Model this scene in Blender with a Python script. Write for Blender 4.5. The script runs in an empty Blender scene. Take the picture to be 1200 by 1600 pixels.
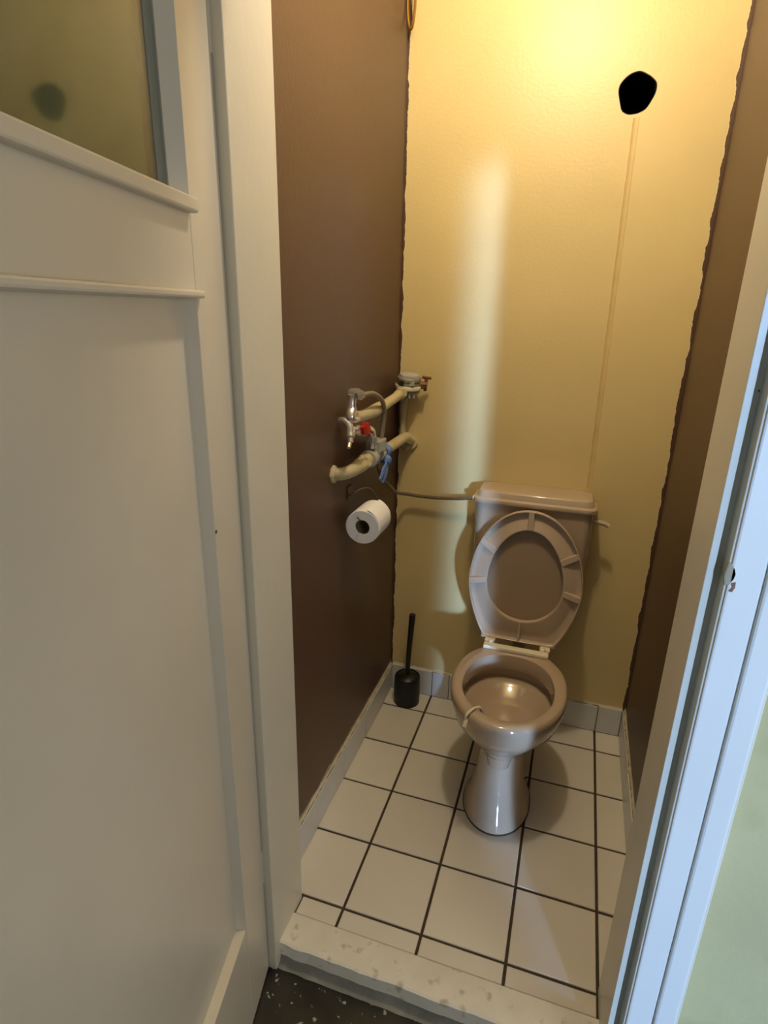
import bpy, bmesh, math, random
from mathutils import Vector, Matrix, noise
R_ = math.radians
scn = bpy.context.scene
col = scn.collection

# ------------------------------------------------------------------ camera
cam_d = bpy.data.cameras.new('camera'); cam = bpy.data.objects.new('camera', cam_d); col.objects.link(cam)
cam_d.sensor_fit = 'HORIZONTAL'; cam_d.sensor_width = 36.0; cam_d.lens = 918.15 / 1200 * 36.0
cam_d.clip_start = 0.02
right = Vector((0.949, 0.314, 0.020)).normalized()
fwd = Vector((-0.2908, 0.8999, -0.3250)).normalized()
right = (right - fwd * right.dot(fwd)).normalized(); up = right.cross(fwd)
M = Matrix((right, up, -fwd)).transposed().to_4x4(); M.translation = Vector((0.4027, -0.9852, 1.4079))
cam.matrix_world = M
scn.camera = cam

# ------------------------------------------------------------------ world, lights, exposure
w = bpy.data.worlds.new('world'); scn.world = w; w.use_nodes = True
w.node_tree.nodes['Background'].inputs[0].default_value = (0.74, 0.87, 1.0, 1)
w.node_tree.nodes['Background'].inputs[1].default_value = 0.17
# ceiling bulb of the small room
ld = bpy.data.lights.new('ceiling_bulb_light', 'POINT'); ld.energy = 19.5; ld.color = (1.0, 0.88, 0.72); ld.shadow_soft_size = 0.04
lo = bpy.data.objects.new('ceiling_bulb_light', ld); lo.location = (0.25, 0.15, 2.32); col.objects.link(lo)
# daylight arriving through the hallway from behind right
def aim(o, d): o.rotation_euler = Vector(d).to_track_quat('-Z', 'Y').to_euler()
dl = bpy.data.lights.new('hall_daylight', 'AREA'); dl.shape = 'RECTANGLE'; dl.size = 0.42; dl.size_y = 2.15
dl.energy = 3.0; dl.color = (0.34, 0.56, 1.0); dl.spread = R_(4.5)
do = bpy.data.objects.new('hall_daylight', dl); col.objects.link(do)
do.location = (1.191, -1.10, 0.93); aim(do, (-0.455, 1.0, -0.10))
# added fill lamp at the hallway's right, brightens the open door
fl = bpy.data.lights.new('hall_fill_light', 'AREA'); fl.shape = 'RECTANGLE'; fl.size = 1.0; fl.size_y = 1.3
fl.energy = 12.5; fl.color = (1.0, 0.97, 0.93)
fo = bpy.data.objects.new('hall_fill_light', fl); col.objects.link(fo)
fo.location = (2.3, -1.5, 1.3); aim(fo, (-2.2, 0.6, -0.1))
vs = scn.view_settings
vs.view_transform = 'Standard'; vs.look = 'None'; vs.gamma = 1.0; vs.use_curve_mapping = False; vs.exposure = 0.22

# ------------------------------------------------------------------ materials
def srgb(r, g, b):
    f = lambda c: (c / 255 / 12.92) if c / 255 <= 0.04045 else ((c / 255 + 0.055) / 1.055) ** 2.4
    return (f(r), f(g), f(b), 1)

def mat(name, colr, rough=0.5, metal=0.0, var=0.06, scale=6.0, bump=0.0, bscale=60.0, coat=0.0, spec=0.5, speck=None, sw=0.04):
    m = bpy.data.materials.new(name); m.use_nodes = True
    nt = m.node_tree; bs = nt.nodes['Principled BSDF']
    bs.inputs['Roughness'].default_value = rough; bs.inputs['Metallic'].default_value = metal
    bs.inputs['Coat Weight'].default_value = coat; bs.inputs['Specular IOR Level'].default_value = spec
    tc = nt.nodes.new('ShaderNodeNewGeometry')
    nz = nt.nodes.new('ShaderNodeTexNoise'); nz.inputs['Scale'].default_value = scale; nz.inputs['Detail'].default_value = 5
    nt.links.new(tc.outputs['Position'], nz.inputs['Vector'])
    rp = nt.nodes.new('ShaderNodeValToRGB')
    c = colr
    rp.color_ramp.elements[0].position = 0.3; rp.color_ramp.elements[1].position = 0.7
    rp.color_ramp.elements[0].color = tuple(max(0, x * (1 - var)) for x in c[:3]) + (1,)
    rp.color_ramp.elements[1].color = tuple(min(1, x * (1 + var)) for x in c[:3]) + (1,)
    nt.links.new(nz.outputs['Fac'], rp.inputs['Fac'])
    out = rp.outputs['Color']
    if speck:   # (colour, scale, threshold)
        n2 = nt.nodes.new('ShaderNodeTexNoise'); n2.inputs['Scale'].default_value = speck[1]; n2.inputs['Detail'].default_value = 3
        nt.links.new(tc.outputs['Position'], n2.inputs['Vector'])
        r2 = nt.nodes.new('ShaderNodeValToRGB'); r2.color_ramp.elements[0].position = speck[2]; r2.color_ramp.elements[1].position = speck[2] + sw
        nt.links.new(n2.outputs['Fac'], r2.inputs['Fac'])
        mx = nt.nodes.new('ShaderNodeMix'); mx.data_type = 'RGBA'
        nt.links.new(r2.outputs['Color'], mx.inputs[0]); nt.links.new(out, mx.inputs[6]); mx.inputs[7].default_value = speck[0]
        out = mx.outputs[2]
    nt.links.new(out, bs.inputs['Base Color'])
    if bump:
        n3 = nt.nodes.new('ShaderNodeTexNoise'); n3.inputs['Scale'].default_value = bscale; n3.inputs['Detail'].default_value = 3
        nt.links.new(tc.outputs['Position'], n3.inputs['Vector'])
        b = nt.nodes.new('ShaderNodeBump'); b.inputs['Strength'].default_value = bump; b.inputs['Distance'].default_value = 0.004
        nt.links.new(n3.outputs['Fac'], b.inputs['Height']); nt.links.new(b.outputs['Normal'], bs.inputs['Normal'])
    return m

YEL = srgb(222, 199, 140); BRN = srgb(87, 62, 44)
def painted_wall(name, base, other, axis, edges, rough, amp=0.006, bump=0.35, spec=0.5):
    """paint of colour `base`; where the coordinate lies beyond a wobbly brushed edge, `other` paint."""
    m = mat(name, base, rough, var=0.05, scale=3.0, bump=bump, bscale=110.0, spec=spec)
    nt = m.node_tree; bs = nt.nodes['Principled BSDF']
    src = bs.inputs['Base Color'].links[0].from_socket
    g = nt.nodes.new('ShaderNodeNewGeometry'); sp = nt.nodes.new('ShaderNodeSeparateXYZ')
    nt.links.new(g.outputs['Position'], sp.inputs[0])
    n = nt.nodes.new('ShaderNodeTexNoise'); n.inputs['Scale'].default_value = 16; n.inputs['Detail'].default_value = 6; n.inputs['Roughness'].default_value = 0.6
    nt.links.new(g.outputs['Position'], n.inputs['Vector'])
    def math_(op, a, b):
        k = nt.nodes.new('ShaderNodeMath'); k.operation = op
        for i, v in enumerate((a, b)):
            if isinstance(v, (int, float)): k.inputs[i].default_value = v
            else: nt.links.new(v, k.inputs[i])
        return k.outputs[0]
    wob = math_('MULTIPLY', math_('SUBTRACT', n.outputs['Fac'], 0.5), amp * 4)
    pos = math_('ADD', sp.outputs[axis], wob)
    for lim, sign, colr in edges:
        f = math_('GREATER_THAN' if sign > 0 else 'LESS_THAN', pos, lim)
        mx = nt.nodes.new('ShaderNodeMix'); mx.data_type = 'RGBA'
        nt.links.new(f, mx.inputs[0]); nt.links.new(src, mx.inputs[6]); mx.inputs[7].default_value = colr
        src = mx.outputs[2]
    nt.links.new(src, bs.inputs['Base Color'])
    return m

CRM = srgb(222, 205, 160)
M_back = painted_wall('yellow_wall_paint', YEL, BRN, 0, [(-0.1585, -1, CRM), (-0.1615, -1, BRN), (0.6765, 1, CRM), (0.679, 1, BRN)], 0.42, bump=0.13)
M_chase = mat('filled_chase_paint', srgb(216, 188, 129), 0.5, var=0.06, scale=20)
M_brown = painted_wall('brown_wall_paint', BRN, CRM, 2, [(0.124, -1, srgb(180, 165, 135))], 0.42, amp=0.007, bump=0.12)
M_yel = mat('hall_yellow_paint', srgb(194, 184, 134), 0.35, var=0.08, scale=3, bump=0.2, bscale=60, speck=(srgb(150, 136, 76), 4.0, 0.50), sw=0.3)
M_ceil = mat('ceiling_paint', srgb(235, 220, 180), 0.7)
M_frame = mat('cream_gloss_paint', srgb(216, 209, 188), 0.32, var=0.03, bump=0.15, bscale=40)
M_case = mat('white_gloss_paint', srgb(222, 220, 208), 0.35, var=0.02, bump=0.1, bscale=40)
M_lug = mat('shaded_primer', srgb(150, 140, 112), 0.6, var=0.1, scale=40)  # grey of the chipped notch, with its recess shade put into the colour
M_shade_case = mat('shaded_casing_paint', srgb(96, 102, 94), 0.4, var=0.04)  # casing cut off from daylight by the door: its shade is in the colour
M_door = mat('door_gloss_paint', srgb(211, 202, 182), 0.28, var=0.03, bump=0.12, bscale=25)
M_tile = mat('white_floor_tile', srgb(226, 219, 204), 0.28, var=0.035, scale=5)
M_wtile = mat('white_wall_tile', srgb(214, 214, 210), 0.28, var=0.04, scale=8)
def per_piece(m, amt):
    nt = m.node_tree; bs = nt.nodes['Principled BSDF']; src = bs.inputs['Base Color'].links[0].from_socket
    oi = nt.nodes.new('ShaderNodeObjectInfo'); mr = nt.nodes.new('ShaderNodeMapRange')
    mr.inputs['To Min'].default_value = 1 - amt; mr.inputs['To Max'].default_value = 1 + amt * .4
    nt.links.new(oi.outputs['Random'], mr.inputs['Value'])
    hv = nt.nodes.new('ShaderNodeHueSaturation'); nt.links.new(src, hv.inputs['Color']); nt.links.new(mr.outputs['Result'], hv.inputs['Value'])
    nt.links.new(hv.outputs['Color'], bs.inputs['Base Color'])
per_piece(M_tile, 0.10); per_piece(M_wtile, 0.08)
M_grout = mat('dark_grout', srgb(74, 60, 44), 0.9, var=0.3, scale=30)
M_wgrout = mat('grey_grout', srgb(128, 112, 90), 0.9, var=0.25, scale=30)
M_sill = mat('worn_white_threshold', srgb(236, 231, 216), 0.4, var=0.06, scale=14, speck=(srgb(198, 190, 168), 30, 0.60), sw=0.12)
M_sedge = mat('threshold_edge_concrete', srgb(140, 138, 128), 0.8, var=0.25, scale=20)
M_terr = mat('dark_terrazzo', srgb(40, 39, 33), 0.3, var=0.6, scale=12, speck=(srgb(170, 166, 150), 70, 0.655))
M_por = mat('beige_porcelain', srgb(188, 167, 141), 0.07, var=0.015, coat=0.5)
M_seat = mat('beige_seat_plastic', srgb(196, 174, 148), 0.22, var=0.015)
M_cover = mat('beige_cover_plastic', srgb(164, 140, 112), 0.3, var=0.015)
M_white = mat('cream_plastic', srgb(240, 228, 196), 0.3, var=0.03)
M_water = mat('bowl_water', srgb(150, 125, 92), 0.02, var=0.01)
M_black = mat('black_plastic', srgb(17, 16, 16), 0.4, var=0.1)
M_brist = mat('black_bristles', srgb(14, 14, 14), 0.8, var=0.1)
M_pipe = mat('cream_painted_pipe', srgb(196, 182, 140), 0.4, var=0.10, scale=25, bump=0.6, bscale=60)
M_chr = mat('chrome', srgb(232, 226, 214), 0.26, metal=0.75, var=0.05)
M_gray = mat('grey_plastic', srgb(170, 168, 158), 0.35, var=0.08, scale=30)
M_mbody = mat('aged_grey_plastic', srgb(132, 128, 112), 0.45, var=0.2, scale=60)
M_dgray = mat('dark_window', srgb(40, 38, 36), 0.2)
M_rust = mat('rusty_brass', srgb(126, 84, 56), 0.55, metal=0.3, var=0.3, scale=60)
M_red = mat('red_plastic', srgb(170, 34, 26), 0.35, var=0.05)
M_blue = mat('blue_rag', srgb(108, 142, 205), 0.7, var=0.1, scale=40)
M_hose = mat('braided_hose', srgb(122, 106, 84), 0.4, metal=0.3, var=0.15, scale=90, bump=0.8, bscale=500)
M_ghose = mat('grey_hose', srgb(135, 122, 98), 0.4, var=0.1, scale=60)
M_paper = mat('toilet_paper', srgb(244, 242, 240), 0.85, var=0.015, bump=0.25, bscale=120)
M_card = mat('cardboard', srgb(126, 110, 88), 0.85, var=0.08)
M_steel = mat('steel_wire', srgb(150, 132, 105), 0.3, metal=0.8, var=0.1)
M_brass = mat('brass', srgb(176, 136, 70), 0.3, metal=0.9, var=0.15, scale=30)
M_hole = mat('black_duct', srgb(12, 13, 17), 0.6, var=0.2)
M_plast = mat('raw_plaster', srgb(214, 202, 168), 0.8, var=0.1)
M_glass = bpy.data.materials.new('window_glass'); M_glass.use_nodes = True
_b = M_glass.node_tree.nodes['Principled BSDF']; _b.inputs['Transmission Weight'].default_value = 1.0
_b.inputs['Roughness'].default_value = 0.05; _b.inputs['IOR'].default_value = 1.28
_n = M_glass.node_tree.nodes.new('ShaderNodeTexNoise'); _r = M_glass.node_tree.nodes.new('ShaderNodeValToRGB')
_n.inputs['Scale'].default_value = 3; _r.color_ramp.elements[0].color = (0.80, 0.84, 0.80, 1); _r.color_ramp.elements[1].color = (0.88, 0.92, 0.88, 1)
M_glass.node_tree.links.new(_n.outputs['Fac'], _r.inputs['Fac']); M_glass.node_tree.links.new(_r.outputs['Color'], _b.inputs['Base Color'])

# ------------------------------------------------------------------ mesh helpers
def obj(name, bm, m, parent=None, smooth=False, bevel=0.0, sharp=35):
    bmesh.ops.recalc_face_normals(bm, faces=bm.faces)
    me = bpy.data.meshes.new(name); bm.to_mesh(me); bm.free()
    me.materials.append(m)
    o = bpy.data.objects.new(name, me); col.objects.link(o)
    if parent: o.parent = parent
    if smooth:
        me.polygons.foreach_set('use_smooth', [True] * len(me.polygons))
        try: me.set_sharp_from_angle(angle=R_(sharp))
        except Exception: pass
    if bevel:
        b = o.modifiers.new('bevel', 'BEVEL'); b.width = bevel; b.segments = 2; b.limit_method = 'ANGLE'; b.angle_limit = R_(35)
    return o

def empty(name, loc=(0, 0, 0)):
    o = bpy.data.objects.new(name, None); col.objects.link(o); o.location = loc; o.empty_display_size = 0.05
    return o
def tag(o, label, cat, group=None):
    o['label'] = label; o['category'] = cat
    if group: o['group'] = group
    return o
def struct(o): o['kind'] = 'structure'; return o

def add_box(bm, x0, x1, y0, y1, z0, z1, mtx=None):
    vs_ = [bm.verts.new((x, y, z)) for x in (x0, x1) for y in (y0, y1) for z in (z0, z1)]
    for f in ((0, 1, 3, 2), (4, 6, 7, 5), (0, 4, 5, 1), (2, 3, 7, 6), (0, 2, 6, 4), (1, 5, 7, 3)):
        bm.faces.new([vs_[i] for i in f])
    if mtx: bmesh.ops.transform(bm, matrix=mtx, verts=vs_)
    return vs_
def box(name, x0, x1, y0, y1, z0, z1, m, parent=None, bevel=0.0, mtx=None):
    bm = bmesh.new(); add_box(bm, x0, x1, y0, y1, z0, z1, mtx); return obj(name, bm, m, parent, bevel=bevel)

def loft(bm, rings, cap0=True, cap1=True, closed=False):
    vr = [[bm.verts.new(p) for p in r] for r in rings]
    n = len(vr[0]); k = len(vr)
    for i in range(k if closed else k - 1):
        a, b = vr[i], vr[(i + 1) % k]
        for j in range(n): bm.faces.new((a[j], a[(j + 1) % n], b[(j + 1) % n], b[j]))
    if not closed:
        if cap0: bm.faces.new(vr[0][::-1])
        if cap1: bm.faces.new(vr[-1])
    return vr

def catmull(pts, sub=6):
    P = [Vector(p) for p in pts]; out = []
    for i in range(len(P) - 1):
        p0 = P[max(i - 1, 0)]; p1 = P[i]; p2 = P[i + 1]; p3 = P[min(i + 2, len(P) - 1)]
        for s in range(sub):
            t = s / sub
            out.append(0.5 * ((2 * p1) + (p2 - p0) * t + (2 * p0 - 5 * p1 + 4 * p2 - p3) * t * t + (3 * p1 - p0 - 3 * p2 + p3) * t ** 3))
    out.append(P[-1]); return out
def add_tube(bm, pts, rad, seg=12, sub=6, smooth=True):
    P = catmull(pts, sub) if smooth and len(pts) > 2 else [Vector(p) for p in pts]
    n = len(P); rings = []
    t = (P[1] - P[0]).normalized()
    u = t.orthogonal().normalized()
    for i in range(n):
        t2 = (P[min(i + 1, n - 1)] - P[max(i - 1, 0)]).normalized()
        u = (u - t2 * u.dot(t2)).normalized(); v = t2.cross(u)
        r = rad(i / (n - 1)) if callable(rad) else rad
        rings.append([P[i] + (u * math.cos(a) + v * math.sin(a)) * r for a in [2 * math.pi * k / seg for k in range(seg)]])
    loft(bm, rings)
def tube(name, pts, rad, m, parent=None, seg=12, sub=6, smooth=True):
    bm = bmesh.new(); add_tube(bm, pts, rad, seg, sub, smooth); return obj(name, bm, m, parent, smooth=True, sharp=50)
def add_lathe(bm, prof, base, axis=(0, 0, 1), seg=28, flute=None):
    """prof = [(radius, height along axis)]; closed solid with caps"""
    a = Vector(axis).normalized(); u = a.orthogonal().normalized(); v = a.cross(u); base = Vector(base)
    rings = []
    for r, h in prof:
        rings.append([base + a * h + (u * math.cos(t) + v * math.sin(t)) * r * (1 + (flute[1] * math.cos(flute[0] * t) if flute else 0))
                      for t in [2 * math.pi * k / seg for k in range(seg)]])
    loft(bm, rings)
def lathe(name, prof, base, m, parent=None, axis=(0, 0, 1), seg=28, flute=None, sharp=35):
    bm = bmesh.new(); add_lathe(bm, prof, base, axis, seg, flute); return obj(name, bm, m, parent, smooth=True, sharp=sharp)

# room dimensions (metres; floor tiles are 20 cm)
XL, XR, YB, YF, ZC = -0.167, 0.687, 0.908, -0.13, 2.55
FH = -0.065            # hallway floor is lower
# ------------------------------------------------------------------ shell of the small room
bm = bmesh.new(); add_box(bm, XL - .1, XR + .1, -.052, YB + .1, -0.06, -0.004)
floor = struct(obj('floor', bm, M_grout))
G = 0.0036
xs = [XL, 0.0, 0.2, 0.4, 0.6, XR]; ys = [-0.05, 0.0, 0.2, 0.4, 0.6, 0.8, YB]
rnd = random.Random(4)
def tile_mesh(sx, sy, h=0.010):
    bm = bmesh.new(); c = 0.0016
    lo_ = [bm.verts.new(p) for p in ((0, 0, -h), (sx, 0, -h), (sx, sy, -h), (0, sy, -h))]
    mi = [bm.verts.new(p) for p in ((0, 0, -c), (sx, 0, -c), (sx, sy, -c), (0, sy, -c))]
    hi = [bm.verts.new(p) for p in ((c, c, 0), (sx - c, c, 0), (sx - c, sy - c, 0), (c, sy - c, 0))]
    for a, b in ((lo_, mi), (mi, hi)):
        for k in range(4): bm.faces.new((a[k], a[(k + 1) % 4], b[(k + 1) % 4], b[k]))
    bm.faces.new(hi); bm.faces.new(lo_[::-1])
    bmesh.ops.recalc_face_normals(bm, faces=bm.faces)
    return bm
cache = {}
def place_tile(parent, m, sx, sy, mtx, h=0.010):
    key = (round(sx, 4), round(sy, 4), m.name, h)
    if key not in cache:
        bm = tile_mesh(sx, sy, h); me = bpy.data.meshes.new('tile'); bm.to_mesh(me); bm.free(); me.materials.append(m); cache[key] = me
    o = bpy.data.objects.new('tile', cache[key]); col.objects.link(o); o.parent = parent; o.matrix_local = mtx
    return o
for i in range(len(xs) - 1):
    for j in range(len(ys) - 1):
        if j == 0 and i == 4: continue
        x0, x1, y0, y1 = xs[i], xs[i + 1], ys[j], ys[j + 1]
        if j == 0 and i == 0: x0 = -0.107
        g0 = G if i else 0; g1 = G if i < len(xs) - 2 else 0; h0 = G if j else 0; h1 = G if j < len(ys) - 2 else 0
        if j == 0: h0 = 0.001
        tilt = Matrix.Rotation(rnd.uniform(-.003, .003), 4, 'X') @ Matrix.Rotation(rnd.uniform(-.003, .003), 4, 'Y')
        place_tile(floor, M_tile, x1 - x0 - g0 - g1, y1 - y0 - h0 - h1, Matrix.Translation((x0 + g0, y0 + h0, rnd.uniform(-.0004, .0004))) @ tilt)

struct(box('wall_left', XL - .12, XL, -0.005, YB + .12, -0.06, ZC, M_brown))
struct(box('wall_right', XR, XR + .12, 0.012, YB + .12, -0.06, ZC, M_brown))
struct(box('ceiling', XL - .9, XR + .9, -1.4, YB + .12, ZC, ZC + .1, M_ceil))

# back wall with a ragged vent hole
HX, HZ, HR = 0.4505, 1.950, 0.0455
bm = bmesh.new(); N = 48
def rag(t): return HR * (1 + 0.045 * math.sin(3 * t + .8) + 0.03 * math.sin(5 * t) + 0.025 * noise.noise((math.cos(t) * 3, math.sin(t) * 3, 0)))
rect = (XL - .12, XR + .12, -0.06, ZC)
def rect_pt(t):
    dx, dz = math.cos(t), math.sin(t); k = 1e9
    if dx > 1e-9: k = min(k, (rect[1] - HX) / dx)
    if dx < -1e-9: k = min(k, (rect[0] - HX) / dx)
    if dz > 1e-9: k = min(k, (rect[3] - HZ) / dz)
    if dz < -1e-9: k = min(k, (rect[2] - HZ) / dz)
    return (HX + dx * k, HZ + dz * k)
angs = [2 * math.pi * k / N for k in range(N)] + [math.atan2(z - HZ, x - HX) % (2 * math.pi) for x in rect[:2] for z in rect[2:]]
angs.sort()
hole = [(HX + math.cos(t) * rag(t), HZ + math.sin(t) * rag(t) * 1.05) for t in angs]
outer = [rect_pt(t) for t in angs]
F_ = [[bm.verts.new((x, y, z)) for x, z in L] for L, y in ((outer, YB + .12), (outer, YB), (hole, YB), (hole, YB + .12))]
n = len(angs)
for a, b in ((0, 1), (1, 2), (2, 3), (3, 0)):
    for k in range(n): bm.faces.new((F_[a][k], F_[a][(k + 1) % n], F_[b][(k + 1) % n], F_[b][k]))
wall_back = struct(obj('wall_back', bm, M_back))
# duct behind the hole
bm = bmesh.new()
ring = lambda r, y: [(HX + math.cos(t) * r * (1 + .02 * math.sin(3 * t)), y, HZ + math.sin(t) * r * 1.05) for t in [2 * math.pi * k / 32 for k in range(32)]]
hr = lambda f, y: [(HX + (x - HX) * f, y, HZ + (z - HZ) * f) for x, z in hole]
loft(bm, [hr(.995, YB + .0015), hr(.965, YB + .0015), ring(.0405, YB + .02)[:0] or hr(.93, YB + .02), hr(.93, YB + .30)], cap0=False, cap1=True)
duct = obj('duct_pipe', bm, M_hole, None, smooth=True)
tag(duct, 'round black vent pipe opening high in the yellow back wall', 'vent')
# plastered chase running from the hole down to the cistern
bm = bmesh.new(); rr = random.Random(9)
Lx = []
for k in range(45):
    t = k / 44; z = HZ - HR - 0.01 - t * (HZ - HR - 0.90); xc = 0.4585 + 0.010 * t
    j = rr.uniform(-.0008, .0008)
    Lx.append([(xc - .0085 + j, YB + .001, z), (xc - .0065 + j, YB - .0016, z), (xc - .0045 + j, YB - .0004, z), (xc + .0045 - j, YB - .0004, z), (xc + .0062 - j, YB - .0014, z), (xc + .0085 - j, YB + .001, z)])
vr = [[bm.verts.new(p) for p in r] for r in Lx]
for a, b in zip(vr, vr[1:]):
    for k in range(5): bm.faces.new((a[k], a[k + 1], b[k + 1], b[k]))
obj('plaster_chase', bm, M_chase, wall_back, smooth=True, sharp=80)

# baseboards: grout backing with tiles
BH = 0.108; BT = 0.008
def baseboard(name, a, b, joints, normal):
    """a, b: run end points (x, y) on the wall face"""
    a = Vector((*a, 0)); b = Vector((*b, 0)); d = (b - a).normalized(); nrm = Vector((*normal, 0)); Ln = (b - a).length
    mt = Matrix((d, Vector((0, 0, 1)), nrm)).transposed().to_4x4()
    bm = bmesh.new(); mt.translation = a
    add_box(bm, 0, Ln, 0, BH, -.001, BT - .003, mt)
    base = struct(obj(name, bm, M_wgrout))
    cuts = [0] + joints + [Ln]
    for k in range(len(cuts) - 1):
        u0 = cuts[k] + (.0015 if k else 0); u1 = cuts[k + 1] - .0015
        mm = mt.copy(); mm.translation = a + d * u0 + Vector((0, 0, .002)) + nrm * (BT + rnd.uniform(-.0008, .0006))
        place_tile(base, M_wtile, u1 - u0, BH - .002 + rnd.uniform(-.003, .002), mm, 0.006)
    # rough mortar bead along the top
    bm = bmesh.new(); rr = random.Random(len(name)); prev = None; st = int(Ln / .012)
    rings = []
    for k in range(st + 1):
        u = Ln * k / st; h = BH + .004 + rr.uniform(-.002, .004); t = BT * rr.uniform(.35, .85)
        c = a + d * u
        rings.append([c + Vector((0, 0, BH - .003)) - nrm * .002, c + Vector((0, 0, BH - .002)) + nrm * t, c + Vector((0, 0, h)) + nrm * t * .5, c + Vector((0, 0, h + .004)) - nrm * .002])
    loft(bm, rings)
    obj('mortar_bead', bm, M_plast, base, smooth=True, sharp=60)
    return base
baseboard('baseboard_left', (XL, 0.0), (XL, YB), [.2, .4, .6, .8], (1, 0))
baseboard('baseboard_back', (XL + BT, YB), (XR - BT, YB), [.159, .225, .359, .559, .759], (0, -1))
baseboard('baseboard_right', (XR, YB - .0), (XR, 0.012), [.108, .308, .508, .708], (-1, 0))

# ------------------------------------------------------------------ door opening: jambs, casings, threshold, hall walls
JL, JR, FY, HT = -0.110, 0.622, -0.147, 2.06
j = struct(box('trim_1', XL, JL, FY, -0.005, FH, HT + .05, M_frame, bevel=.002))
bm = bmesh.new()                                            # right jamb with a stop (rebate)
prof = [(JR, FY), (JR, -.113), (.611, -.113), (.611, -.130), (.601, -.130), (.601, .012), (XR + .02, .012), (XR + .02, FY)]
loft(bm, [[(x, y, FH) for x, y in prof], [(x, y, HT + .05) for x, y in prof]])
tr2 = struct(obj('trim_2', bm, M_frame, bevel=.0012))
struct(box('trim_3', JL, JR, FY, 0.0, HT, HT + .05, M_frame, bevel=.002))
struct(box('trim_4', JR + .046, JR + .080, FY - .008, FY + .02, FH, HT + .10, M_case, bevel=.004))
struct(box('trim_5', JR + .003, JR + .0445, FY - .004, FY + .02, FH, HT + .10, M_case, bevel=.003))
struct(box('trim_6', -0.250, -0.166, FY - .010, FY + .02, FH, HT + .10, M_shade_case, bevel=.004))
struct(box('trim_7', -0.250, JR + .080, FY - .008, FY + .02, HT + .05, HT + .13, M_case, bevel=.004))
# hall side wall, split around the opening
bm = bmesh.new()
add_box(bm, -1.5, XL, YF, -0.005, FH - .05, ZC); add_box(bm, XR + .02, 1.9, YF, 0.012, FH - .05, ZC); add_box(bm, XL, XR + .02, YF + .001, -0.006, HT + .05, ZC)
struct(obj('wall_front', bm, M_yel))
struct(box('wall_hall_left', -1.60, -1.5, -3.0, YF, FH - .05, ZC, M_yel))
# hall floor
bm = bmesh.new(); add_box(bm, -1.6, 1.9, -3.0, YF + .02, FH - .06, FH)
struct(obj('floor_hall', bm, M_terr))
# threshold
sl = empty('trim_8'); struct(sl)
bm = bmesh.new()
nx = 40; top = []
r2 = random.Random(2)
for k in range(nx + 1):
    x = JL + (JR + .0 - JL) * k / nx
    e = r2.uniform(-.0016, .0016)
    top.append([(x, -.0515, -.05), (x, -.0515, .0015), (x, -.055, .003), (x, FY + .024 + e, .0025), (x, FY + .019 + e, -.001 + e * .3), (x, FY + .018 + e, -.036)])
loft(bm, top)
obj('threshold_slab', bm, M_sill, sl, smooth=True, sharp=30)
bm = bmesh.new(); tp = []
for k in range(nx + 1):
    x = JL + (JR - JL) * k / nx; e = r2.uniform(-.0012, .0012)
    tp.append([(x, -.06, -.030), (x, FY + .024 + e, -.030), (x, FY + .023 + e, -.045), (x, FY + .019 + e, FH + .006), (x, FY + .004 + e, FH + .001), (x, -.06, FH - .002)])
loft(bm, tp); obj('threshold_base', bm, M_sedge, sl, smooth=True, sharp=40)

# strike notch chipped into the right jamb
bm = bmesh.new()
pr = [(.6205, 1.062), (.6195, 1.070), (.6180, 1.076), (.6190, 1.086), (.6205, 1.096), (.626, 1.095), (.631, 1.090), (.634, 1.081), (.6325, 1.072), (.628, 1.064)]
loft(bm, [[(x, FY - .004, z) for x, z in pr], [(x + .001, FY + .006, z) for x, z in pr]])
obj('strike_lug', bm, M_lug, tr2, bevel=.002)
lathe('screw', [(.0001, 0), (.0035, 0), (.0035, .003), (.0001, .004)], (.6225, -.11, 1.32), M_rust, tr2, axis=(-1, 0, 0), seg=10)
bm = bmesh.new()
pr = [(.628, 1.056), (.631, 1.062), (.629, 1.068), (.634, 1.070), (.6345, 1.062), (.632, 1.055)]
loft(bm, [[(x, FY - .0052, z) for x, z in pr], [(x, FY - .001, z) for x, z in pr]])
obj('rust_chip', bm, M_rust, tr2)

# ------------------------------------------------------------------ door leaf (opened 102 degrees into the hall)
HP = Vector((-.128, -.150, 0)); da = R_(12)
u_ = Vector((math.sin(da), -math.cos(da), 0)); n_ = Vector((math.cos(da), math.sin(da), 0))   # along leaf, out of visible face
DM = Matrix((u_, n_, Vector((0, 0, 1)))).transposed().to_4x4(); DM.translation = HP
door = bpy.data.objects.new('door_1', None); col.objects.link(door); door['kind'] = 'structure'; door.matrix_world = DM
def dbox(name, u0, u1, z0, z1, d0=-.042, d1=0.0, m=M_door, bevel=.002, parent=None):
    o = box(name, u0, u1, d0, d1, z0, z1, m, door, bevel=bevel); return o
DB, DT, DW, ST = -.057, 2.03, .765, .114
WB, WT, PT, PB = 1.527, 1.93, 1.422, .222
dbox('stile', 0, ST, DB, DT); dbox('stile', DW - ST, DW, DB, DT)
dbox('rail', ST, DW - ST, DB, PB); dbox('rail', ST, DW - ST, PT, WB); dbox('rail', ST, DW - ST, WT, DT)
dbox('panel', ST - .005, DW - ST + .005, PB - .005, PT + .005, -.032, -.018, bevel=0)
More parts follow.
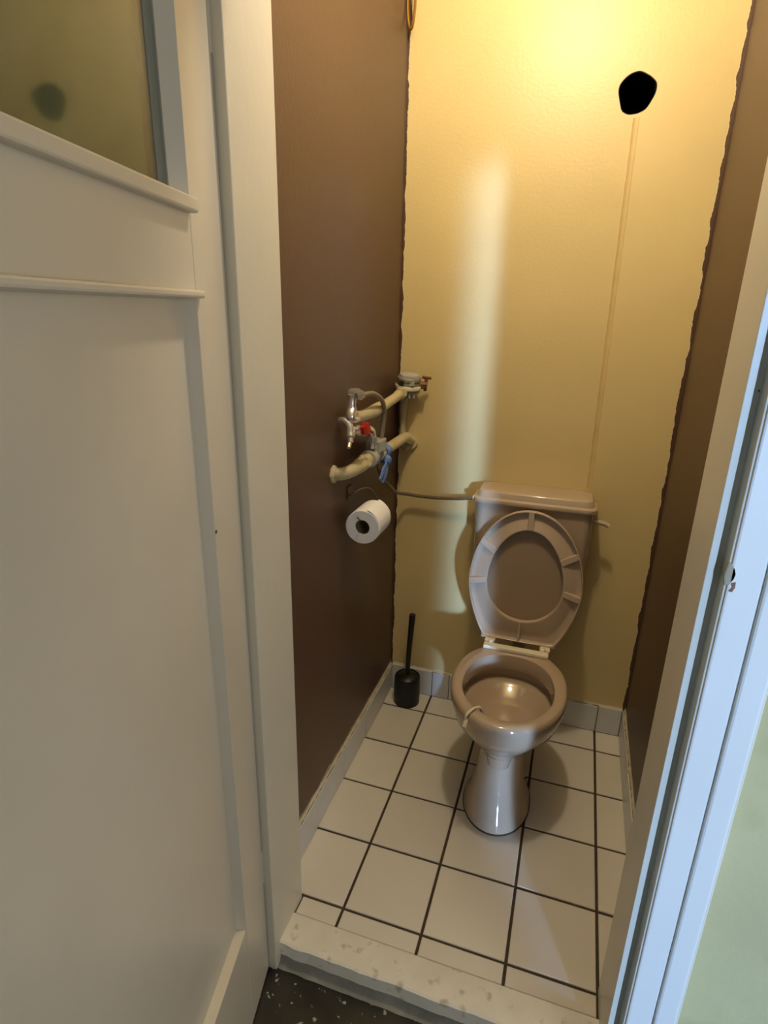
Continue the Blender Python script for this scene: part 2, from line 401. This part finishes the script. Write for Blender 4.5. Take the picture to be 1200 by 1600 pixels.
# sloping moulding around the sunk panel
def mould(name, u0, u1, z0, z1, wd, d_out, d_in, m=M_door):
    bm = bmesh.new(); 
    O = [(u0, z0), (u1, z0), (u1, z1), (u0, z1)]; I = [(u0 + wd, z0 + wd), (u1 - wd, z0 + wd), (u1 - wd, z1 - wd), (u0 + wd, z1 - wd)]
    vo = [bm.verts.new((a, d_out, b)) for a, b in O]; vi = [bm.verts.new((a, d_in, b)) for a, b in I]; vb = [bm.verts.new((a, d_in - .004, b)) for a, b in O]; vc = [bm.verts.new((a, d_in - .004, b)) for a, b in I]
    for A, B2 in ((vo, vi), (vi, vc), (vc, vb), (vb, vo)):
        for k in range(4): bm.faces.new((A[k], A[(k + 1) % 4], B2[(k + 1) % 4], B2[k]))
    return obj(name, bm, m, door)
mould('panel_moulding', ST, DW - ST, PB, PT, .006, -.001, -.0178)
# projecting strip over the panel and ledge under the pane
dbox('ledge', ST - .012, DW - ST + .012, PT - .004, PT + .006, -.004, .009, bevel=.003)
dbox('window_ledge', ST + .001, DW - ST - .001, WB - .006, WB + .012, -.020, .014, bevel=.003)
mould('pane_moulding', ST + .001, DW - ST - .001, WB + .010, WT, .012, .001, -.019)
pane = dbox('glass_pane', ST + .002, DW - ST - .002, WB + .004, WT - .002, -.0235, -.0195, m=M_glass, bevel=0)
for zc in (.25, 1.78):
    bm = bmesh.new(); add_lathe(bm, [(.0001, -.045), (.006, -.045), (.006, .045), (.0001, .045)], (-.004, -.006, zc), seg=12)
    obj('hinge', bm, M_door, door, smooth=True)
bm = bmesh.new(); add_lathe(bm, [(.0001, 0), (.003, 0), (.003, .001), (.0001, .0015)], (ST - .004, 0, 1.078), axis=(0, 1, 0), seg=8); obj('screw', bm, M_rust, door)
# lock plate near the free edge of the leaf
bm = bmesh.new(); add_box(bm, DW - .080, DW - .045, 0, .003, .92, 1.10); obj('lock_plate', bm, M_gray, door, bevel=.002)

# ------------------------------------------------------------------ toilet
TX = 0.311
def egg(cx, hw, yf, yb, z, n=64, ex=2.0, exb=2.3, mid=None):
    """closed outline; widest at `mid`, front at yf (towards the camera), back at yb"""
    if mid is None: mid = yf + (yb - yf) * .46
    out = []
    for k in range(n):
        t = 2 * math.pi * k / n; c, s = math.cos(t), math.sin(t)
        e = exb if s > 0 else ex
        x = hw * math.copysign(abs(c) ** (2 / e), c); y = math.copysign(abs(s) ** (2 / e), s)
        out.append((cx + x, mid + (y * (yb - mid) if s > 0 else y * (mid - yf)), z))
    return out
toilet = tag(empty('toilet', (0, 0, 0)), 'beige floor-standing toilet with raised seat and beige cistern against the yellow wall', 'toilet')
bm = bmesh.new()
O = [(.000, .0975, .338, .63), (.012, .0965, .339, .63), (.03, .088, .347, .63), (.06, .078, .364, .635), (.10, .071, .382, .64), (.14, .067, .392, .65), (.18, .064, .397, .66),
     (.205, .064, .396, .67), (.225, .070, .388, .675), (.245, .082, .372, .68), (.27, .108, .345, .69), (.30, .134, .320, .70), (.33, .152, .303, .705), (.355, .160, .296, .708), (.375, .1645, .2925, .710), (.390, .1640, .293, .710), (.397, .160, .297, .707), (.400, .154, .303, .702)]
I = [(.400, .1315, .328, .652), (.3985, .1285, .331, .649), (.395, .1275, .332, .648), (.352, .1265, .334, .648), (.3495, .1275, .333, .649), (.3505, .142, .319, .667), (.330, .145, .317, .669), (.315, .145, .317, .669), (.311, .141, .320, .664), (.309, .131, .330, .654), (.298, .116, .340, .638), (.278, .097, .350, .612), (.262, .076, .358, .575), (.250, .052, .362, .50), (.236, .038, .366, .445), (.20, .030, .372, .43)]
rings = [egg(TX, hw, yf, yb, z, mid=yf + (yb - yf) * (.50 if z > .2 else .45), ex=2.0) for z, hw, yf, yb in O]
rings += [egg(TX, hw, yf, yb, z, mid=yf + (yb - yf) * .47) for z, hw, yf, yb in I]
loft(bm, rings)
bowl = obj('bowl', bm, M_por, toilet, smooth=True, sharp=38)
bm = bmesh.new(); loft(bm, [egg(TX, .038, .366, .446, .236, n=32), egg(TX, .046, .3635, .475, .2445, n=32)]); obj('water', bm, M_water, toilet)
# caulk line at the foot
bm = bmesh.new(); loft(bm, [egg(TX, .0995, .336, .632, .0), egg(TX, .0995, .336, .632, .003), egg(TX, .096, .340, .628, .005)]); obj('sealant_line', bm, M_grout, toilet, smooth=True)
# cistern
def rrect(x0, x1, y0, y1, z, r, seg=6):
    out = []
    for cx, cy, a0 in ((x1 - r, y1 - r, 0), (x0 + r, y1 - r, 90), (x0 + r, y0 + r, 180), (x1 - r, y0 + r, 270)):
        for k in range(seg + 1):
            a = R_(a0 + 90 * k / seg); out.append((cx + r * math.cos(a), cy + r * math.sin(a), z))
    return out
cis = toilet
bm = bmesh.new()
loft(bm, [rrect(.160, .460, .835, .905, .505, .02), rrect(.146, .474, .810, .905, .512, .025), rrect(.140, .480, .797, .905, .530, .028), rrect(.136, .486, .792, .905, .60, .028), rrect(.131, .4905, .788, .905, .848, .028)])
tank = obj('tank', bm, M_por, cis, smooth=True, sharp=75)
bm = bmesh.new()
loft(bm, [rrect(.127, .495, .780, .906, .842, .026), rrect(.1245, .4975, .7775, .907, .8425, .028), rrect(.1235, .4985, .7765, .907, .8445, .028), rrect(.1235, .4985, .7765, .907, .8535, .028), rrect(.1245, .4975, .7775, .907, .8555, .028), rrect(.131, .491, .784, .907, .858, .027), rrect(.133, .489, .786, .907, .8595, .027), rrect(.1385, .4835, .7905, .907, .8755, .025), rrect(.141, .481, .793, .907, .8785, .024), rrect(.145, .477, .797, .906, .8797, .023), rrect(.160, .462, .81, .90, .8805, .02)])
obj('tank_lid', bm, M_por, cis, smooth=True, sharp=33)
tube('flush_lever', [(.486, .835, .805), (.505, .835, .805), (.524, .834, .803), (.538, .832, .797)], lambda t: .006 if t < .3 else .0075, M_por, cis, seg=10)
tube('flush_pipe', [(TX, .862, .506), (TX, .862, .44), (TX, .855, .37), (TX, .80, .335), (TX, .70, .335)], .020, M_pipe, cis, seg=14)
# hinge bar
hin = empty('seat_hinge', (0, 0, 0)); hin.parent = toilet
hz = .4005
pl = box('hinge_plate', TX - .101, TX + .099, .660, .685, hz, hz + .012, M_white, hin, bevel=.003)
for sx in (-1, 1):
    box('hinge_ear', TX + sx * .086 - .016, TX + sx * .086 + .016, .690, .733, hz, hz + .012, M_white, hin, bevel=.003)
    lathe('bolt_cap', [(.0001, 0), (.0095, 0), (.0088, .004), (.005, .0065), (.0001, .007)], (TX + sx * .080, .692, hz + .012), M_white, hin, seg=16)
    lathe('hinge_knuckle', [(.0001, -.012), (.009, -.012), (.009, .012), (.0001, .012)], (TX + sx * .104, .722, hz + .012), M_seat, hin, axis=(1, 0, 0), seg=14)
tube('hinge_pin', [(TX - .11, .722, hz + .012), (TX + .11, .722, hz + .012)], .0045, M_seat, hin, smooth=False)
# raised seat and cover: built flat (v up along the seat), then leaned back
def seat_outline(s, n, hole=False):
    """outline in (x, v); v=0 at the hinge, 0.43 at the tip"""
    out = []
    for k in range(n):
        t = 2 * math.pi * k / n + math.pi / 2
        c, sn = math.cos(t), math.sin(t)
        if hole:
            hw, top_, bot, mid = .1150, .371, .072, .195
            x = hw * math.copysign(abs(c) ** (2 / 2.05), c); v = mid + ((top_ - mid) * abs(sn) ** (2 / 1.9) if sn > 0 else -(mid - bot) * abs(sn) ** (2 / 2.1))
        else:
            hw, top_, mid = .1735, .432, .195
            if sn >= 0:
                x = hw * math.copysign(abs(c) ** (2 / 2.05), c); v = mid + (top_ - mid) * sn ** (2 / 1.95)
            else:      # narrows towards the hinge and ends square
                q = -sn
                v = mid * (1 - q ** 1.0 * 1.0)
                q2 = 1 - v / mid
                wv = hw * (1 - .355 * q2 ** 1.75)
                lim = math.sin(R_(48))
                if q < .92: x = math.copysign(wv, c)
                else:
                    v = 0.004 * (1 - q) ; x = math.copysign(hw * .645, c) * min(1, abs(c) / math.sqrt(1 - .92 ** 2))
        out.append((x, v))
    return out
th = math.atan2(.030, .43)
SM = Matrix.Translation((TX + .001, .731, .411)) @ Matrix.Rotation(th * -1, 4, 'X')   # local z -> up the seat, -y -> faces the camera
NS = 96
SO = seat_outline(0, NS); SH = seat_outline(0, NS, True)
def band(f, d):  # ring at fraction f between outer outline and hole, depth d towards the viewer
    return [(o[0] + (h[0] - o[0]) * f, -d, o[1] + (h[1] - o[1]) * f) for o, h in zip(SO, SH)]
seat = empty('seat', (0, 0, 0)); seat.parent = toilet
bm = bmesh.new()
prof = [(0.0, .000), (0.0, .016), (.02, .0185), (.05, .0185), (.07, .017), (.09, .004), (.32, .003), (.36, .0045), (.90, .0165), (.95, .0175), (.985, .017), (1.0, .014), (1.0, .001)]
loft(bm, [band(f, d) for f, d in prof], closed=True)
bmesh.ops.transform(bm, matrix=SM, verts=bm.verts)
obj('seat_ring', bm, M_seat, seat, smooth=True, sharp=45)
def rib(ang, wdt, f0, f1, hgt, name='seat_rib'):
    # find nearest outline sample by angle from the middle of the seat (degrees clockwise from top)
    best = min(range(NS), key=lambda k: abs(((math.degrees(math.atan2(SO[k][0], SO[k][1] - .195)) - ang + 180) % 360) - 180))
    o, h = Vector(SO[best]), Vector(SH[best])
    # ribs run radially: aim the hole end at the same angle
    hb = min(range(NS), key=lambda k: abs(((math.degrees(math.atan2(SH[k][0], SH[k][1] - .205)) - ang + 180) % 360) - 180))
    h = Vector(SH[hb]); p = o.lerp(h, f0); q = o.lerp(h, f1); d = (q - p).normalized(); s = Vector((-d.y, d.x)) * wdt / 2
    bm = bmesh.new()
    rg = []
    for dd, sc in ((.002, 1.0), (hgt - .002, 1.0), (hgt, .85)):
        rg.append([(a.x, -dd, a.y) for a in (p - s * sc, q - s * sc, q + s * sc, p + s * sc)])
    loft(bm, rg); bmesh.ops.transform(bm, matrix=SM, verts=bm.verts)
    obj(name, bm, M_seat, seat, bevel=.0012)
for a_, w_ in ((0, .019), (-50, .020), (-95, .018), (52, .020), (98, .020), (180, .008)):
    rib(a_, w_, .04, .97, .0185)
bm = bmesh.new()
co = [(x * 1.0, v * 1.0 + .0) for x, v in SO]
loft(bm, [[(x * s, d, .2 + (v - .2) * s) for x, v in co] for s, d in ((.95, .004), (.985, .0045), (.985, .012), (.96, .019), (.90, .022))])
bmesh.ops.transform(bm, matrix=SM, verts=bm.verts)
obj('seat_cover', bm, M_cover, toilet, smooth=True, sharp=50)
# white hook over the bowl rim
hk = tag(empty('rim_hook', (.232, .335, .40)), 'small white plastic hook hanging over the front left toilet rim', 'hook')
def rel(o, e): o.location = -Vector(e.location); return o
rel(tube('hook_strap', [(.222, .318, .372), (.222, .3175, .398), (.228, .328, .4045), (.240, .350, .4045), (.252, .362, .399), (.256, .366, .375)], .0038, M_white, hk, seg=8), hk)
bm = bmesh.new(); add_lathe(bm, [(.0001, -.012), (.0055, -.011), (.0065, 0), (.0055, .011), (.0001, .012)], (.222, .3145, .378), axis=(.2, .6, 1), seg=10); rel(obj('hook_tip', bm, M_white, hk, smooth=True), hk)

# ------------------------------------------------------------------ brush in its pot
bx, by = -.082, .843
br = tag(empty('toilet_brush', (bx, by, .0)), 'black toilet brush standing upright in the black pot', 'brush')
bm = bmesh.new(); add_lathe(bm, [(.0001, .006), (.048, .006), (.048, .0), (.0485, .012), (.0495, .05), (.0485, .09), (.0475, .108), (.0455, .112), (.043, .112), (.042, .108), (.043, .09), (.043, .02), (.0001, .016)][2:], (bx, by, .0), seg=32)
pot = tag(obj('brush_pot', bm, M_black, None, smooth=True, sharp=50), 'black plastic brush pot on the floor tiles in the left corner', 'brush holder')
bm = bmesh.new(); add_tube(bm, [(0, 0, .10), (.003, -.001, .22), (.011, -.003, .372)], lambda t: .0072 + .0042 * t, 12); obj('handle', bm, M_black, br, smooth=True)
bm = bmesh.new(); add_lathe(bm, [(.0001, .020), (.022, .024), (.027, .04), (.027, .085), (.020, .10), (.006, .105), (.0001, .105)], (0, 0, 0), seg=24, flute=(12, .06)); obj('bristles', bm, M_brist, br, smooth=True)
bm = bmesh.new(); add_lathe(bm, [(.0001, .102), (.040, .104), (.0415, .109), (.034, .115), (.010, .120), (.0001, .121)], (0, 0, 0), seg=24); obj('splash_cap', bm, M_black, br, smooth=True)

# ------------------------------------------------------------------ toilet roll on a wire holder
ry, rz_, rx = .405, .880, -.099
rh = tag(empty('roll_holder', (XL, .46, .93)), 'bent wire toilet roll holder fixed to the brown left wall', 'roll holder')
rel(box('wall_plate', XL, XL + .004, .443, .477, .913, .950, M_brown, rh, bevel=.0015), rh)
rel(tube('wire', [(XL + .003, .455, .925), (XL + .02, .425, .935), (-.125, .43, .952), (-.108, .47, .945), (-.104, .52, .900), (-.105, .525, .880), (-.099, .50, .880), (-.099, .41, .880), (-.101, .378, .884), (-.107, .368, .895)], .0019, M_steel, rh, seg=8), rh)
rl = tag(empty('toilet_roll', (rx, ry, rz_ - .01)), 'white toilet paper roll hanging on the wire holder', 'toilet roll')
def annulus(bm, ro, ri, y0, y1, seg=40, bump=0.0):
    rgs = []
    for r, y in ((ri, y0), (ro - .002, y0), (ro, y0 + .002), (ro, y1 - .002), (ro - .002, y1), (ri, y1)):
        rgs.append([(r * (1 + (bump * math.sin(2 * t + .6) if r > ri + .001 else 0)) * math.cos(t), y, r * (1 + (bump * math.sin(2 * t + .6) if r > ri + .001 else 0)) * math.sin(t)) for t in [2 * math.pi * k / seg for k in range(seg)]])
    loft(bm, rgs, closed=True)
bm = bmesh.new(); annulus(bm, .0475, .0205, -.022, .078, bump=.02); obj('paper', bm, M_paper, rl, smooth=True)
bm = bmesh.new(); annulus(bm, .0204, .0192, -.020, .076); obj('cardboard_core', bm, M_card, rl, smooth=True)
bm = bmesh.new(); rg = []
for k in range(9):       # loose tail of paper at the top of the roll
    t = k / 8; a = R_(75 - 55 * t); r = .0484 + (.003 * (1 - t) ** 2)
    rg.append([(r * math.cos(a), -.021, r * math.sin(a)), (r * math.cos(a), .077, r * math.sin(a)), ((r + .0006) * math.cos(a), .077, (r + .0006) * math.sin(a)), ((r + .0006) * math.cos(a), -.021, (r + .0006) * math.sin(a))])
loft(bm, rg); obj('paper_tail', bm, M_paper, rl, smooth=True)
rl.location.z = rz_ - .017

# ------------------------------------------------------------------ pipework on the left wall
px = -.124
lp = tag(empty('lower_pipe', (XL, .35, 1.015)), 'thick cream-painted pipe bending from the left wall to the back corner, lower one', 'pipe')
def P(name, pts, r, m, par, **k): return rel(tube(name, pts, r, m, par, **k), par)
def Lt(name, prof, base, m, par, axis=(0, 0, 1), **k): return rel(lathe(name, prof, base, m, par, axis=axis, **k), par)
P('pipe_run', [(XL - .004, .350, 1.010), (-.145, .354, 1.012), (-.128, .375, 1.016), (px, .41, 1.018), (px, .47, 1.020), (px, .56, 1.020), (px, .70, 1.014), (px, .785, 1.014), (px, .85, 1.012), (-.121, .88, 1.002), (-.117, YB + .004, .984)], lambda t: .0165 + .0035 * math.exp(-((t - .36) / .07) ** 2) + .002 * math.exp(-((t - .85) / .05) ** 2), M_pipe, lp, seg=16)
Lt('flange', [(.0001, 0), (.024, 0), (.024, .005), (.019, .010), (.0001, .010)], (XL - .001, .350, 1.010), M_pipe, lp, axis=(1, 0, 0), seg=8)
Lt('pipe_nut', [(.0001, -.014), (.0225, -.014), (.0235, 0), (.0225, .014), (.0001, .014)], (px, .455, 1.020), M_pipe, lp, axis=(0, 1, 0), seg=6, sharp=30)
Lt('wall_collar', [(.0001, 0), (.024, 0), (.021, .010), (.0001, .010)], (-.117, YB + .001, .984), M_pipe, lp, axis=(0, -1, .2), seg=16)
up_ = tag(empty('upper_pipe', (px, .42, 1.148)), 'cream-painted pipe running from the chrome tap up to the round meter', 'pipe')
P('pipe_run', [(px, .372, 1.158), (px, .42, 1.150), (px, .50, 1.146), (px, .585, 1.148), (px, .66, 1.152), (px, .735, 1.158), (px, .79, 1.164), (px - .001, .835, 1.168)], lambda t: .0145 + .0035 * math.exp(-((t - .38) / .08) ** 2), M_pipe, up_, seg=16)
Lt('pipe_nut', [(.0001, -.012), (.019, -.012), (.020, 0), (.019, .012), (.0001, .012)], (px, .785, 1.163), M_pipe, up_, axis=(0, 1, 0), seg=6, sharp=30)
P('riser', [(-.140, YB - .022, 1.175), (-.142, YB - .022, 1.12), (-.144, YB - .020, 1.05), (-.138, YB - .022, .985), (-.122, YB - .024, .968)], lambda t: .0125 + .002 * math.sin(t * 9), M_pipe, up_, seg=12)
# round meter in the corner
mx_, my, mz = -.118, .852, 1.180
mt_ = tag(empty('water_meter', (mx_, my, mz)), 'round grey water meter high in the corner beside the yellow wall', 'meter')
ax = (.10, -.12, 1)
Lt('meter_body', [(.0001, -.034), (.020, -.034), (.024, -.022), (.038, -.016), (.0395, .004), (.037, .006), (.036, .018), (.0385, .020), (.0385, .027), (.035, .031), (.0001, .033)], (mx_, my, mz), M_mbody, mt_, axis=ax, seg=32)
Lt('meter_cap', [(.0001, .030), (.033, .030), (.031, .038), (.015, .041), (.0001, .042)], (mx_, my, mz), M_gray, mt_, axis=ax, seg=32)
Lt('meter_ring', [(.034, -.006), (.0415, -.006), (.0425, 0), (.0415, .005), (.034, .005)], (mx_, my, mz), M_white, mt_, axis=ax, seg=32)
for k, (ox, oz) in enumerate(((-.012, .012), (.020, .011))):
    rel(box('meter_window', mx_ + ox - .008, mx_ + ox + .008, my - .0405 + k * .004, my - .030, mz + oz - .007, mz + oz + .007, M_dgray if k == 0 else M_gray, mt_, bevel=.001), mt_)
for k in range(5):
    a = R_(-150 + 28 * k)
    Lt('clamp_tooth', [(.0001, -.036), (.0032, -.036), (.0036, -.014), (.0001, -.014)], (mx_ + .030 * math.cos(a), my + .030 * math.sin(a), mz), M_gray, mt_, seg=8)
P('union_nut', [(mx_ + .030, my + .006, mz + .004), (mx_ + .058, my + .012, mz + .004)], .013, M_rust, mt_, seg=6, smooth=False)
P('valve_stem', [(mx_ + .052, my + .012, mz - .014), (mx_ + .056, my + .010, mz + .030)], .0055, M_rust, mt_, seg=8, smooth=False)
P('valve_key', [(mx_ + .044, my + .004, mz + .030), (mx_ + .070, my + .016, mz + .026)], .005, M_rust, mt_, seg=8, smooth=False)
# chrome tap on the near end of the upper pipe
tp_ = tag(empty('chrome_tap', (px, .37, 1.19)), 'chrome tap topping the near end of the upper pipe', 'tap')
Lt('tap_body', [(.0001, -.020), (.012, -.020), (.013, -.008), (.010, 0), (.011, .020), (.013, .026), (.0001, .028)], (-.122, .364, 1.185), M_chr, tp_, axis=(0, .05, 1), seg=20)
Lt('tap_head', [(.0001, -.013), (.013, -.013), (.0145, 0), (.013, .013), (.0001, .015)], (-.118, .376, 1.212), M_chr, tp_, axis=(1, -.5, .1), seg=20)
Lt('tap_knob', [(.0001, 0), (.012, 0), (.014, .006), (.012, .014), (.0001, .016)], (-.108, .366, 1.213), M_chr, tp_, axis=(1, -.6, .1), seg=6, sharp=30)
P('tap_elbow', [(-.120, .364, 1.175), (-.120, .352, 1.158), (-.121, .374, 1.152), (-.122, .395, 1.150)], .0125, M_chr, tp_, seg=14)
Lt('hose_nut', [(.0001, -.008), (.0095, -.008), (.0095, .008), (.0001, .008)], (-.116, .408, 1.203), M_chr, tp_, axis=(0, 1, 0), seg=6, sharp=30)
# lower chrome valve with the red handle
vv = tag(empty('red_valve', (px, .33, 1.13)), 'chrome stop valve with a red handle under the upper pipe', 'valve')
P('valve_inlet', [(-.150, .360, 1.146), (-.132, .350, 1.148), (-.120, .346, 1.135), (-.117, .340, 1.118)], .0095, M_chr, vv, seg=14)
Lt('valve_body', [(.0001, -.014), (.011, -.014), (.012, 0), (.011, .014), (.0001, .014)], (-.118, .360, 1.124), M_chr, vv, axis=(0, 1, -.15), seg=20)
Lt('valve_bonnet', [(.0001, 0), (.0105, 0), (.011, .010), (.0075, .014), (.0075, .024), (.0001, .025)], (-.117, .342, 1.122), M_chr, vv, axis=(.2, -.5, -1), seg=16)
P('spout_tip', [(-.114, .330, 1.100), (-.112, .318, 1.090)], .005, M_chr, vv, seg=10, smooth=False)
Lt('red_knob', [(.0001, -.006), (.015, -.006), (.017, 0), (.015, .006), (.0001, .007)], (-.094, .385, 1.127), M_red, vv, axis=(1, -.25, .1), seg=24, flute=(6, .14))
P('red_lever', [(-.094, .372, 1.136), (-.092, .40, 1.122), (-.090, .428, 1.110)], .0045, M_red, vv, seg=8)
P('knob_stem', [(-.118, .385, 1.128), (-.096, .385, 1.127)], .006, M_chr, vv, seg=8, smooth=False)
P('valve_run', [(-.118, .37, 1.122), (-.118, .41, 1.112), (-.118, .44, 1.106)], .0095, M_chr, vv, seg=12)
# angle valve down to the filter
av = tag(empty('angle_valve', (-.118, .48, 1.09)), 'chrome elbow valve dropping onto the lower pipe', 'valve')
Lt('valve_collar', [(.0001, -.008), (.013, -.008), (.013, .008), (.0001, .008)], (-.118, .446, 1.106), M_chr, av, axis=(0, 1, -.1), seg=6, sharp=30)
P('elbow', [(-.118, .446, 1.106), (-.118, .475, 1.107), (-.117, .498, 1.098), (-.116, .504, 1.078), (-.116, .505, 1.050)], .0105, M_chr, av, seg=14)
Lt('elbow_nut', [(.0001, -.008), (.0135, -.008), (.0135, .008), (.0001, .008)], (-.116, .504, 1.074), M_chr, av, seg=6, sharp=30)
P('valve_pin', [(-.112, .522, 1.078), (-.108, .528, 1.040)], .0035, M_chr, av, seg=8, smooth=False)
# clamp saddle on the lower pipe
sd = tag(empty('pipe_clamp', (-.12, .54, 1.03)), 'pale grey plastic clamp box around the middle of the lower pipe', 'clamp')
rel(box('clamp_box', -.142, -.100, .522, .582, 1.030, 1.066, M_gray, sd, bevel=.004), sd)
Lt('clamp_band', [(.017, -.016), (.0245, -.016), (.0255, 0), (.0245, .016), (.017, .016)], (px, .505, 1.020), M_gray, sd, axis=(0, 1, 0), seg=24)
Lt('clamp_band', [(.017, -.012), (.0235, -.012), (.0245, 0), (.0235, .012), (.017, .012)], (px, .575, 1.020), M_gray, sd, axis=(0, 1, 0), seg=24)
# blue rag tied round it
bl = tag(empty('blue_tie', (-.115, .57, 1.0)), 'light blue cloth tie knotted around the lower pipe', 'cloth')
bm = bmesh.new()
rg = []
for k in range(33):
    a = 2 * math.pi * k / 32; r = .0255 + .0018 * math.sin(5 * a)
    yy = .602 + .006 * math.sin(a * 2 + 1)
    rg.append([(px + r * math.cos(a), yy - .017, 1.018 + r * math.sin(a)), (px + (r + .003) * math.cos(a), yy - .014, 1.018 + (r + .003) * math.sin(a)), (px + (r + .003) * math.cos(a), yy + .014, 1.018 + (r + .003) * math.sin(a)), (px + r * math.cos(a), yy + .017, 1.018 + r * math.sin(a))])
loft(bm, rg[:-1], closed=True); rel(obj('loop', bm, M_blue, bl, smooth=True, sharp=60), bl)
def ribbon(name, pts, wd, par):
    bm = bmesh.new(); Pp = catmull(pts, 5); rg = []
    for i, p in enumerate(Pp):
        t = (Pp[min(i + 1, len(Pp) - 1)] - Pp[max(i - 1, 0)]).normalized(); s = t.cross(Vector((1, 0, .1))).normalized() * wd / 2 * (1 + .25 * math.sin(i * .9)); nn = t.cross(s).normalized() * .0018
        rg.append([p - s - nn, p + s - nn, p + s + nn, p - s + nn])
    loft(bm, rg); return rel(obj(name, bm, M_blue, par, smooth=True, sharp=70), par)
Lt('knot', [(.0001, -.013), (.010, -.010), (.014, 0), (.010, .010), (.0001, .013)], (-.098, .585, 1.000), M_blue, bl, axis=(0, 1, 1), seg=12, flute=(3, .12))
ribbon('tail', [(-.098, .585, 1.0), (-.096, .568, .99), (-.097, .545, .976), (-.099, .525, .955)], .014, bl)
ribbon('tail', [(-.098, .588, .998), (-.096, .580, .975), (-.097, .562, .955), (-.100, .556, .940)], .012, bl)
# grey hose from the tap to the clamp box
gh = tube('grey_hose', [(-.116, .404, 1.203), (-.114, .44, 1.204), (-.108, .485, 1.200), (-.104, .535, 1.180), (-.104, .565, 1.150), (-.108, .572, 1.11), (-.112, .568, 1.062)], .0065, M_ghose, None, seg=10)
tag(gh, 'thin grey hose looping from the chrome tap down to the clamp', 'hose')
# braided supply hose to the cistern
sh = tag(empty('supply_hose', (.08, .87, .82)), 'thin braided hose sagging from the lower pipe to the cistern', 'hose')
P('hose', [(-.112, .545, 1.005), (-.111, .555, .972), (-.110, .60, .932), (-.112, .66, .898), (-.122, .75, .855), (-.130, .83, .826), (-.112, .868, .814), (-.07, .874, .810), (0, .872, .812), (.07, .868, .820), (.112, .864, .828)], .0058, M_hose, sh, seg=10, sub=8)
Lt('coupling_nut', [(.0001, 0), (.0105, 0), (.0105, .016), (.0001, .016)], (.113, .864, .828), M_chr, sh, axis=(1, 0, 0), seg=6, sharp=30)
# small pipe stub pinned in the back wall right of the cistern
# ------------------------------------------------------------------ brass loop hanging in the top left corner
rg_ = tag(empty('brass_loop', (-.15, .87, 2.2)), 'narrow brass loop hanging at the top of the left back corner', 'loop')
pts = []
for k in range(25):
    a = 2 * math.pi * k / 24
    pts.append((-.150 + .013 * math.cos(a), .872 - .006 * math.cos(a), 2.215 + .085 * math.sin(a)))
bm = bmesh.new(); add_tube(bm, pts, .0035, 8, 2); rel(obj('loop', bm, M_brass, rg_, smooth=True), rg_)
P('hanger', [(XL, .878, 2.31), (-.150, .875, 2.305), (-.150, .874, 2.296)], .003, M_brass, rg_, seg=8)
